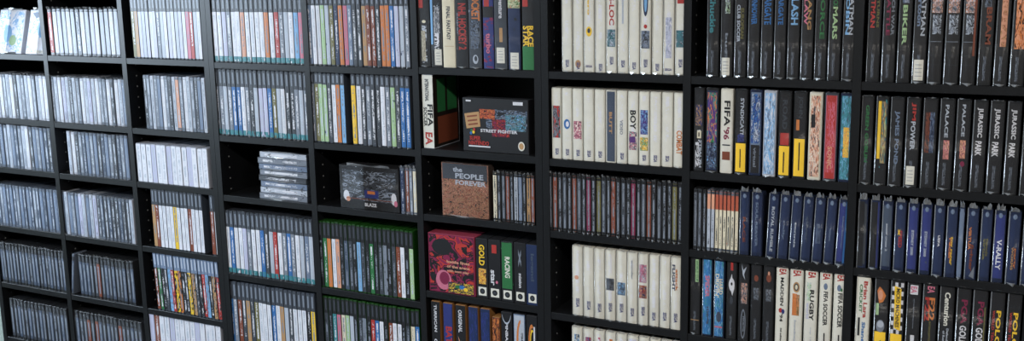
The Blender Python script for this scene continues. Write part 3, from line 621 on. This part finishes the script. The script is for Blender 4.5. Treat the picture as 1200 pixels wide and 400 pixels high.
# ---- bay H
def swoosh(): return ('n', 'KDGDK', .05, .3, .35, .6, 3)
BK = dict(acc='D', an=-.3)
def blk(u0, u1, lab, dec, sd=None, **k): return (u0, u1, pm('K', **BK), lab, [swoosh()]+dec, k)
rows('H', 0, UH[1], .192, [
 blk(827.5, 842.5, 'black cartridge case with pale teal script title at left end, top row, eighth bay', [('t', 'Chuckie', 't', .5, .95, .2, .7)]),
 blk(843.5, 858.5, 'black cartridge case with white-green emblem and price sticker, top row, eighth bay', [('n', 'KgeKK', .72, 1, .3, .8, 4), ('t', 'bug', 'G', .26, .5, .3, .6), ('s', .02, .22, .05, .85)]),
 blk(859.5, 874.5, 'black cartridge case with two-line olive title, top row, eighth bay', [('r', 'R', .96, 1, .2, .9), ('t', 'EUROPEAN', 'o', .44, .78, .52, .8), ('t', 'CLUB SOCCER', 'g', .4, .82, .15, .42)]),
 blk(875.5, 890, 'black cartridge case with blue title, leftmost of four blue-titled ones, top row, eighth bay', [('t', 'LAWNMOWER', 'B', .6, .98, .25, .75)]),
 blk(891, 905.5, 'black cartridge case with blue title, second of four blue-titled ones, top row, eighth bay', [('t', 'STARGATE', 'B', .6, .98, .25, .85)]),
 blk(906.5, 921, 'black cartridge case with blue title, third of four blue-titled ones, top row, eighth bay', [('t', 'STARGATE', 'B', .6, .98, .3, .75)]),
 blk(922, 937, 'black cartridge case with bright blue title, rightmost of four blue-titled ones, top row, eighth bay', [('t', 'CLASH', 'b', .6, .98, .25, .85)]),
 blk(938, 953, 'black cartridge case with pink and tan title, top row, eighth bay', [('t', 'CLAW', 'P', .6, .98, .15, .5), ('t', 'GANG', 'T', .55, .98, .52, .85)]),
 blk(954, 969, 'black cartridge case with dim green title, top row, eighth bay', [('t', 'FORCE', 'E', .45, .95, .4, .8)]),
 blk(970, 985.5, 'black cartridge case with lime green title, top row, eighth bay', [('t', 'MARS', 'e', .45, .8, .3, .7), ('t', 'ATTACK', 'E', .8, 1, .3, .7)]),
 blk(986.5, 1002, 'black cartridge case with light blue title at right end, top row, eighth bay', [('t', 'ROBIN', 'b', .5, 1, .15, .45), ('t', 'BATMAN', 'g', .5, .95, .5, .85)]),
], 'clam', 'black', .6, group='black cartridge cases in the top row of the eighth bay')
rows('H', 1, UH[2], .190, [
 (812, 824.5, pm('K', acc='G', mark='w', mlo=.05, mhi=.5), 'black cartridge case crowded with white marks at left end, second row, eighth bay', [('n', 'NiKTN', .55, .8, .1, .9, 5), ('r', 'c', .4, .49, .3, .8), ('r', 'K', .42, .47, .45, .6), ('t', 'F22', 'w', .05, .35, .15, .5), ('t', 'STEALTH', 'g', .05, .38, .6, .85)], {'shell': 'black'}),
 (826, 841.5, pm('N', acc='t'), 'cartridge case with blue and orange sunset picture, second row, eighth bay', [('n', 'ViOtE', .36, .95, .05, .95, 3), ('n', 'NKuNb', .05, .36, .05, .95, 4)], {'shell': 'black'}),
 (843, 858, pm('a'), "cream cartridge case with black and red title ending '96, second row, eighth bay", [('t', "FIFA", 'K', .56, .86, .3, .8), ('t', "'96", 'm', .4, .55, .25, .75), ('r', 'D', .33, .345, .1, .9), ('r', 'r', .16, .26, .1, .9)], {'shell': 'white'}),
 (860, 875, pm('K', bot='Y', bf=.36), 'black and yellow cartridge case with pale title, second row, eighth bay', [('t', 'SYNDICATE', 'g', .45, .9, .45, .75), ('t', 'ea', 'i', .38, .48, .2, .8), ('r', 'K', .08, .3, .42, .52)], {'shell': 'black'}),
 (877, 892, pm('u', acc='N'), 'blue and black cartridge case with grey lettering, second row, eighth bay', [('n', 'iBNgi', .38, .95, .05, .95, 4), ('r', 'K', .03, .36, .05, .95), ('t', 'virtual', 'G', .1, .33, .35, .6)], {'shell': 'blue'}),
 (893.5, 909, pm('b'), 'pale blue cartridge case with white clouds, second row, eighth bay', [('n', 'ubwbu', .03, .97, .03, .97, 4)], {'shell': 'pale'}),
 (911, 926.5, pm('K', bot='Y', bf=.36), 'black, red and yellow cartridge case, second row, eighth bay', [('r', 'R', .38, .52, .1, .95), ('t', 'ROAD', 'D', .56, .9, .3, .7), ('r', 'K', .06, .3, .42, .54)], {'shell': 'black'}),
 (928.5, 944.5, pm('K', bot='Y', bf=.46), 'black and yellow cartridge case with small orange badge, second row, eighth bay', [('r', 'O', .56, .68, .15, .45), ('r', 'K', .1, .42, .45, .56), ('t', 'JOHN', 'D', .7, .95, .3, .7)], {'shell': 'black'}),
 (946.5, 962.5, pm('c'), 'cream and pink illustrated cartridge case, second row, eighth bay', [('n', 'DSaSr', .04, .96, .05, .95, 6), ('r', 'K', .6, .75, .1, .5)], {'shell': 'white'}),
 (964.5, 981, pm('P'), 'pinkish red cartridge case with pale lettering, second row, eighth bay', [('r', 'R', .03, .97, .06, .94), ('n', 'RPRRP', .1, .9, .15, .85, 5), ('t', 'SONIC', 'S', .14, .4, .3, .65)], {'shell': 'grey'}),
 (982.5, 999, pm('t'), 'teal cartridge case with yellow-orange picture at right end, second row, eighth bay', [('n', 'tbttU', .03, .97, .05, .95, 6), ('n', 'OYTYt', .28, .62, .25, .8, 4)], {'shell': 'blue'}),
], 'clam', 'black', .35, group='mixed cartridge cases in the second row of the eighth bay')
thin_row('H', 2, UH[3], .142, 811.5, 827, 'DDK', st_cd, 'jewel', 'slim smoky disc case', 'black', .4, ends=False)
z_ = [('K', 'S'), ('r', 'S')]
zb = Z(UH[3])
sqk = 'ScOcSTcO'
for i in range(8):
    u0 = 827.5+i*4.65; a, b_ = ux(u0, zb+.07), ux(u0+4.5, zb+.07)
    case('jewel', (a+b_)/2, b_-a, zb, .142, print_mat('c' if i > 1 else 'g', top='q' if i > 1 else 'S', tf=.3, mark='D', mlo=.1, mhi=.6, acc='S', an=-.2), '%s slim disc case with reddish top, %s from left in third row, eighth bay' % ('cream' if i > 1 else 'pale grey', ORD[i+3]), 'cream slim disc cases in the third row of the eighth bay', 'grey' if i % 3 else 'clear', .5)
def bl(u0, u1, lab, dec, k='N', **o): return (u0, u1, print_mat(k, acc='U', an=-.3), lab, [('e', 'u', .93, .5, .22, .035)]+dec, o)
LEAN = .035
rows('H', 2, UH[3], .146, [
 bl(865.5, 877.5, 'dark blue disc case with orange lettering at foot, third row, eighth bay', [('t', 'RACE', 'r', .2, .6, .35, .65)]),
 bl(879.5, 893, 'dark blue disc case with tall grey title, third row, eighth bay', [('t', 'SOUL REAVER', 'u', .15, .85, .35, .6)]),
 bl(897, 909.5, 'leaning blue disc case with long white title, leftmost leaning one, third row, eighth bay', [('t', 'ROYAL RUMBLE', 'g', .1, .8, .35, .65)], ry=LEAN),
 bl(910.5, 923, 'leaning blue disc case with short grey title, second leaning one, third row, eighth bay', [('t', 'rally', 'u', .3, .6, .35, .6)], ry=LEAN),
 bl(924, 936.5, 'leaning blue disc case with faint white title, third leaning one, third row, eighth bay', [('t', 'tennis', 'g', .2, .6, .4, .6)], ry=LEAN),
 bl(937.5, 950, 'leaning navy disc case with faint emblem, fourth leaning one, third row, eighth bay', [('t', 'silver', 'U', .3, .7, .35, .65)], ry=LEAN),
 bl(951, 963.5, 'leaning navy disc case with pale star, fifth leaning one, third row, eighth bay', [('n', 'NuNUN', .3, .6, .2, .8, 4)], ry=LEAN),
 bl(964.5, 977, 'leaning navy disc case with tiny title, second from right, third row, eighth bay', [('t', 'tokyo', 'u', .35, .55, .4, .6)], ry=LEAN),
 bl(978.5, 991.5, 'leaning brighter blue disc case at right end, third row, eighth bay', [('r', 'B', .04, .97, .75, .97), ('t', 'blue stinger', 'u', .25, .75, .4, .6)], ry=LEAN, k='i'),
], 'blue', 'blue', 1.6, group='blue disc cases in the third row of the eighth bay')
def eaw(u0, u1, lab, dec, **o): return (u0, u1, pm('a'), lab, [('t', 'EA', 'R', .9, .975, .25, .85)]+dec, dict(o, shell='white'))
rows('H', 3, UH[4], .186, [
 (807.5, 820, pm('K'), 'black cartridge case with green lettered panel at left end, fourth row, eighth bay', [('r', 'e', .68, .97, .5, .9), ('t', 'WORLD CUP', 'E', .69, .96, .58, .82), swoosh(), ('r', 'T', .18, .19, .0, 1)]),
 (821.5, 834, pm('t'), 'bright blue cartridge case with red title, fourth row, eighth bay', [('n', 'BtBBb', .02, .98, .03, .97, 6), ('t', 'SPIDER', 'P', .5, .78, .3, .75), ('t', 'mega', 'U', .15, .38, .35, .7)], {'shell': 'blue', 'slv': .9}),
 (835.5, 848.5, pm('t'), "bright blue cartridge case with white two-line driving title, fourth row, eighth bay", [('n', 'BtbBB', .02, .98, .03, .97, 6), ('t', "HARD", 'c', .56, .76, .52, .88), ('t', "DRIVIN'", 'c', .52, .82, .1, .46), ('r', 'P', .13, .15, .05, .95), ('e', 'U', .27, .5, .3, .07)], {'shell': 'blue', 'slv': .9}),
 (850, 862.5, pm('K'), 'black cartridge case with white flaming emblem, fourth row, eighth bay', [('r', 'R', .88, .98, .35, .65), ('e', 'w', .7, .5, .36, .085), ('q', 'w', [(.2, .7), (.5, .84), (.62, .74)]), ('q', 'w', [(.3, .66), (.85, .66), (.6, .56)]), ('e', 'K', .71, .5, .12, .02), ('e', 'D', .5, .5, .2, .05), swoosh()]),
 (864, 877, pm('K'), 'black cartridge case with silver creature and white ringed logo, fourth row, eighth bay', [('q', 'g', [(.2, .98), (.4, .9), (.8, .95), (.5, .85), (.65, .78), (.35, .84)]), ('n', 'KGSDK', .48, .74, .2, .9, 4), ('e', 'G', .22, .5, .3, .19), ('e', 'K', .22, .5, .2, .165), ('t', 'mega', 'G', .12, .32, .4, .6)]),
 blk(878.5, 891.5, 'black cartridge case with small rust picture, fourth row, eighth bay', [('e', 'r', .82, .5, .25, .04), ('n', 'KDGDK', .55, .7, .2, .8, 4)]),
 blk(893, 906.5, 'black cartridge case with reddish face left of the white ones, fourth row, eighth bay', [('e', 'r', .84, .5, .28, .05), ('e', 'S', .9, .5, .12, .025), ('n', 'KDGDK', .55, .7, .2, .8, 4)]),
 eaw(908, 922.5, "white cartridge case with title ending '94, fourth row, eighth bay", [('t', 'MADDEN', 'K', .52, .87, .38, .66), ('e', 'R', .46, .42, .2, .03), ('e', 'i', .45, .68, .16, .03), ('t', "'94", 'K', .32, .42, .36, .64), ('t', 'ltd edition', 'K', .05, .24, .45, .6)]),
 eaw(924, 940, 'white cartridge case with gold crest and orange panel, fourth row, eighth bay', [('e', 'T', .77, .5, .32, .065), ('e', 'D', .77, .5, .22, .045), ('e', 'c', .77, .5, .12, .03), ('r', 'O', .42, .69, .15, .6), ('n', 'OTroT', .42, .68, .55, .82, 4), ('t', 'hockey', 'g', .08, .36, .35, .55)]),
 eaw(941.5, 957, 'white cartridge case with bold rugby title, fourth row, eighth bay', [('n', 'eageE', .62, .85, .1, .5, 4), ('t', 'RUGBY', 'K', .38, .76, .42, .78), ('t', 'world', 'L', .4, .6, .1, .35), ('t', 'cup 1995', 'g', .06, .3, .5, .65)]),
 eaw(958.5, 973.5, 'white cartridge case with black football title beside the rugby one, fourth row, eighth bay', [('e', 'u', .82, .5, .2, .04), ('t', 'FIFA SOCCER', 'K', .34, .76, .36, .72), ('r', 'K', .05, .25, .45, .58)]),
 eaw(975, 991, 'white cartridge case with black football title at right end, fourth row, eighth bay', [('e', 'u', .82, .4, .2, .04), ('e', 'E', .80, .62, .1, .02), ('t', 'FIFA SOCCER', 'K', .34, .76, .36, .72), ('r', 'K', .05, .25, .45, .58)]),
], 'clam', 'black', .4, group='mixed cartridge cases in the fourth row of the eighth bay')
# ---- bay I
port = lambda: [('n', 'gSKGS', .74, 1, .05, .95, 4), ('r', 'K', .50, .74, .05, .95), ('n', 'KGgDK', .52, .72, .15, .9, 3), ('r', 'G', .44, .446, 0, 1), ('r', 'D', .3, .304, 0, 1), ('r', 'D', .2, .204, 0, 1)]
rows('I', 0, UH[1], .192, [
 blk(1015.5, 1032, 'black cartridge case with red title at left end, top row, rightmost bay', [('t', 'BATMAN', 'R', .58, 1, .15, .5), ('t', 'RETURNS', 'o', .58, .98, .7, .9)]),
 blk(1033.5, 1050, 'black cartridge case with pink-red title and pale subtitle, top row, rightmost bay', [('t', 'BATTLE', 'm', .5, .95, .2, .5), ('t', 'TECH WAR', 'G', .5, .98, .65, .9)]),
 blk(1051.5, 1068, 'black cartridge case with lime yellow title, top row, rightmost bay', [('t', 'BIKER', 'e', .4, .82, .3, .65), ('n', 'KuNgK', .84, 1, .2, .8, 4)]),
 blk(1069.5, 1086.5, 'black cartridge case with silver title and barcode sticker, top row, rightmost bay', [('t', 'BATMAN', 'g', .5, .98, .55, .88), ('t', 'cartoon', 'u', .6, .98, .2, .5), ('s', .03, .25, .06, .94)]),
 (1088, 1105.5, pm('K', **BK), 'black cartridge case with white ghostly portrait, leftmost of three alike, top row, rightmost bay', port()),
 (1107, 1125.5, pm('K', **BK), 'black cartridge case with white ghostly portrait, middle of three alike, top row, rightmost bay', port()),
 (1127, 1145.5, pm('K', **BK), 'black cartridge case with white ghostly portrait, rightmost of three alike, top row, rightmost bay', port()+[('r', 'r', .3, .95, .8, .98)]),
 blk(1147, 1164.5, 'black cartridge case with dull rust lettering, top row, rightmost bay', [('t', 'BRAM', 'r', .42, .8, .45, .85), ('n', 'KGUKK', .8, 1, .2, .8, 4)]),
 blk(1166, 1183.5, 'black cartridge case with pinkish tan title, top row, rightmost bay', [('n', 'rSTrS', .4, .98, .3, .85, 6), ('t', 'BRUTAL', 'S', .4, .98, .35, .8)]),
 blk(1185, 1203.5, 'black cartridge case with orange jagged artwork, cut by right edge, top row, rightmost bay', [('n', 'KOSOr', .38, .95, .15, .98, 4)]),
], 'clam', 'black', .7, group='black cartridge cases in the top row of the rightmost bay')
jp = lambda c_: [('t', 'JURASSIC', c_, .60, .92, .24, .68), ('t', 'PARK', c_, .40, .56, .24, .68)]
rows('I', 1, UH[2], .186, [
 blk(1007.5, 1022.5, 'black cartridge case with green vertical title at left end, second row, rightmost bay', [('t', 'GREEN GOBLIN', 'E', .25, .9, .35, .65)]),
 (1024.5, 1040, pm('K', acc='t'), 'cartridge case with yellow and teal stripes, second row, rightmost bay', [('r', 'Y', .3, .95, .1, .4), ('n', 'tUoTe', .25, .95, .45, .95, 5)]),
 blk(1041.5, 1058, 'black cartridge case with pale blue lettering, second row, rightmost bay', [('t', 'JAMES POND', 'u', .25, .85, .3, .7)]),
 blk(1060, 1077, 'black cartridge case with red and white title and barcode sticker, second row, rightmost bay', [('t', 'JIM', 'R', .75, .95, .35, .7), ('t', 'POWER', 'g', .42, .74, .35, .7), ('s', .03, .24, .08, .85)]),
 blk(1079.5, 1097, 'black cartridge case with brown and navy picture, second row, rightmost bay', [('n', 'rKrKK', .4, .85, .1, .5, 4), ('n', 'NKuNK', .4, .85, .5, .9, 4)]),
 blk(1099, 1117, 'black cartridge case with pink face, left of a pair, second row, rightmost bay', [('t', 'PALACE', 'g', .58, .94, .35, .6), ('n', 'rSPKS', .34, .55, .3, .8, 5)]),
 blk(1118.5, 1136, 'black cartridge case with pink face, right of a pair, second row, rightmost bay', [('t', 'PALACE', 'g', .6, .95, .38, .62), ('n', 'rSSKP', .36, .56, .3, .8, 5), ('e', 'm', .3, .6, .2, .03)]),
 blk(1138, 1155.5, 'black cartridge case with chunky dinosaur film title, left of three, second row, rightmost bay', jp('w')),
 blk(1157.5, 1175.5, 'black cartridge case with chunky dinosaur film title, middle of three, second row, rightmost bay', jp('w')),
 blk(1177.5, 1195, 'black cartridge case with chunky dinosaur film title, right of three, second row, rightmost bay', jp('w')),
 blk(1197, 1214, 'black cartridge case cut off by the right edge, second row, rightmost bay', [('t', 'KLAX', 'g', .5, .9, .35, .65)]),
], 'clam', 'black', .45, group='black cartridge cases in the second row of the rightmost bay')
rows('I', 2, UH[3], .150, [
 bl(1004, 1016, 'smoky black disc case at left end, third row, rightmost bay', [('r', 'K', .03, .97, 0, .7)], k='D'),
 bl(1018, 1030.5, 'smoky black disc case with blue edge, second from left, third row, rightmost bay', [('r', 'K', .03, .97, .05, .75), ('r', 'i', .03, .97, .8, .98)], k='D'),
 bl(1032, 1045, 'slate blue disc case with small white two-line title, third row, rightmost bay', [('t', 'snow cross 2', 'g', .28, .68, .4, .62)], k='U'),
 bl(1047, 1060.5, 'teal-blue disc case with red and yellow title, third row, rightmost bay', [('t', 'SPEED', 'R', .35, .6, .42, .75), ('t', 'x', 'Y', .52, .62, .3, .5)], k='N'),
 bl(1062, 1075.5, 'indigo disc case with year 2000 title, left of a pair, third row, rightmost bay', [('t', 'SYDNEY 2000', 'g', .26, .62, .38, .64)], k='i'),
 bl(1077.5, 1091, 'indigo disc case with year 2000 title, right of a pair, third row, rightmost bay', [('t', 'SYDNEY 2000', 'g', .26, .62, .38, .64)], k='i'),
 bl(1092.5, 1106, 'blue disc case with one tiny white word, third row, rightmost bay', [('t', 'UEFA', 'W', .42, .58, .45, .66)]),
 bl(1107.5, 1121, 'blue disc case with orange-yellow italic title, third row, rightmost bay', [('t', 'toy racer', 'Y', .18, .58, .35, .7), ('t', 'racer', 'O', .24, .56, .3, .5)]),
 bl(1121.5, 1129, 'narrow steel blue disc case, third row, rightmost bay', [('r', 'u', .02, .98, .1, .9)], k='u'),
 bl(1131, 1145.5, 'dark blue disc case with rust and grey artwork, third row, rightmost bay', [('t', 'VIRTUA', 'O', .42, .74, .15, .4), ('t', 'fighter', 'r', .12, .5, .3, .7), ('q', 'G', [(.4, .05), (.95, .02), (.95, .2)])]),
 bl(1147.5, 1161.5, 'blue disc case with faint yellow-green title, third row, rightmost bay', [('t', 'virtua', 'o', .3, .6, .25, .5), ('t', 'tennis', 'o', .35, .6, .55, .8)], k='N'),
 bl(1163, 1177.5, 'indigo disc case with slanted silver rally title, third row, rightmost bay', [('t', 'V-RALLY', 'W', .18, .6, .3, .75)], k='i'),
 bl(1179.5, 1195, 'blue disc case with gold two-line title near right edge, third row, rightmost bay', [('t', 'WORMS', 'T', .2, .52, .35, .55), ('t', 'party', 'O', .22, .5, .6, .8)], k='N'),
 bl(1197, 1211, 'blue disc case cut off by the right edge, third row, rightmost bay', [('t', 'wwf', 'g', .3, .6, .4, .6)]),
], 'blue', 'blue', 1.9, group='blue disc cases in the third row of the rightmost bay')
ye = lambda: [('t', 'mega', 'E', .06, .26, .45, .62)]
rows('I', 3, UH[4], .186, [
 (1001.5, 1018.5, pm('a'), 'white cartridge case with red and green cricket title, fourth row, rightmost bay', [('t', 'Brian Lara', 'R', .50, .94, .56, .86), ('t', 'CRICKET', 'E', .56, .90, .2, .42), ('t', 'Shane', 'B', .2, .45, .5, .75), ('r', 'K', .28, .5, .12, .3), ('r', 'K', .02, .17, 0, 1), ('e', 'R', .1, .6, .2, .03)], {'shell': 'white'}),
 (1023, 1040, pm('K', bot='Y', bf=.35), 'black and yellow cartridge case with orange flower and silver ball, fourth row, rightmost bay', [('q', 'O', [(.1, .85), (.3, .9), (.55, .87), (.9, .8), (.65, .72), (.3, .7)]), ('e', 'S', .8, .4, .22, .06), ('r', 'e', .56, .7, .05, .3), ('e', 'G', .43, .5, .38, .075), ('e', 'g', .45, .5, .3, .04)]+ye()),
 (1041.5, 1059, pm('K', bot='Y', bf=.35), 'chequered black and white cartridge case with yellow panel, fourth row, rightmost bay', [('k', 'w', 4, 12, .36, .97), ('q', 'Y', [(.2, .93), (.8, .9), (.85, .4), (.3, .43)]), ('t', 'MICRO MACHINES', 'K', .44, .9, .4, .68)]+ye()),
 (1060.5, 1077.5, pm('K', bot='Y', bf=.27), 'black cartridge case with white label on top and yellow foot, fourth row, rightmost bay', [('r', 'w', .85, .96, .15, .85), ('t', 'EA', 'P', .865, .945, .25, .7), ('t', 'mutant league', 'G', .45, .8, .48, .58), ('r', 'w', .29, .37, .35, .7)]+ye()),
 (1079, 1097, pm('K', bot='Y', bf=.26), 'black cartridge case with large orange F22 title and yellow foot, fourth row, rightmost bay', [('t', 'EA', 'P', .89, .97, .3, .8), ('t', 'F22', 'O', .57, .84, .45, .88), ('t', 'F22', 'R', .56, .84, .12, .42), ('t', 'INTERCEPTOR', 'o', .3, .56, .5, .64)]+ye()),
 (1098.5, 1116.5, pm('K', bot='S', bf=.27), 'black cartridge case with curly white title and pink foot, fourth row, rightmost bay', [('t', 'Centurion', 'a', .53, .92, .35, .75), ('t', 'Defender', 'g', .31, .5, .6, .76), ('t', 'of Rome', 'g', .31, .47, .3, .46), ('e', 'm', .27, .5, .2, .03)]),
 (1118.5, 1136, pm('K', acc='D', an=-.3), 'black golf cartridge case with dark red letters, left of a pair, fourth row, rightmost bay', [('t', 'PGA', 'm', .58, .86, .35, .8), ('t', 'GOLF', 'w', .35, .56, .3, .8), ('r', 'Y', .05, .18, .1, .9)]),
 (1137.5, 1155.5, pm('K', acc='D', an=-.3), 'black golf cartridge case with dark red letters, right of a pair, fourth row, rightmost bay', [('t', 'PGA', 'm', .58, .86, .35, .8), ('t', 'GOLF', 'w', .35, .56, .3, .8), ('r', 'o', .3, .8, .88, .98), ('r', 'c', .05, .18, .1, .9)]),
 (1157.5, 1175.5, pm('K', acc='D', an=-.3), 'black cartridge case with yellow block letters, left of a pair, fourth row, rightmost bay', [('t', 'POLO', 'Y', .36, .78, .48, .82), ('t', 'WORLD TEAM', 'R', .38, .78, .14, .32)]),
 (1177.5, 1195.5, pm('K', acc='D', an=-.3), 'black cartridge case with yellow block letters, right of a pair, fourth row, rightmost bay', [('t', 'POLO', 'Y', .36, .78, .48, .82), ('t', 'WORLD TEAM', 'R', .38, .78, .14, .32)]),
 (1197, 1214, pm('K', acc='D', an=-.3), 'black cartridge case cut off by the right edge, fourth row, rightmost bay', [('t', 'RISKY', 'm', .4, .8, .3, .7)]),
], 'clam', 'black', .5, group='mixed cartridge cases in the fourth row of the rightmost bay')
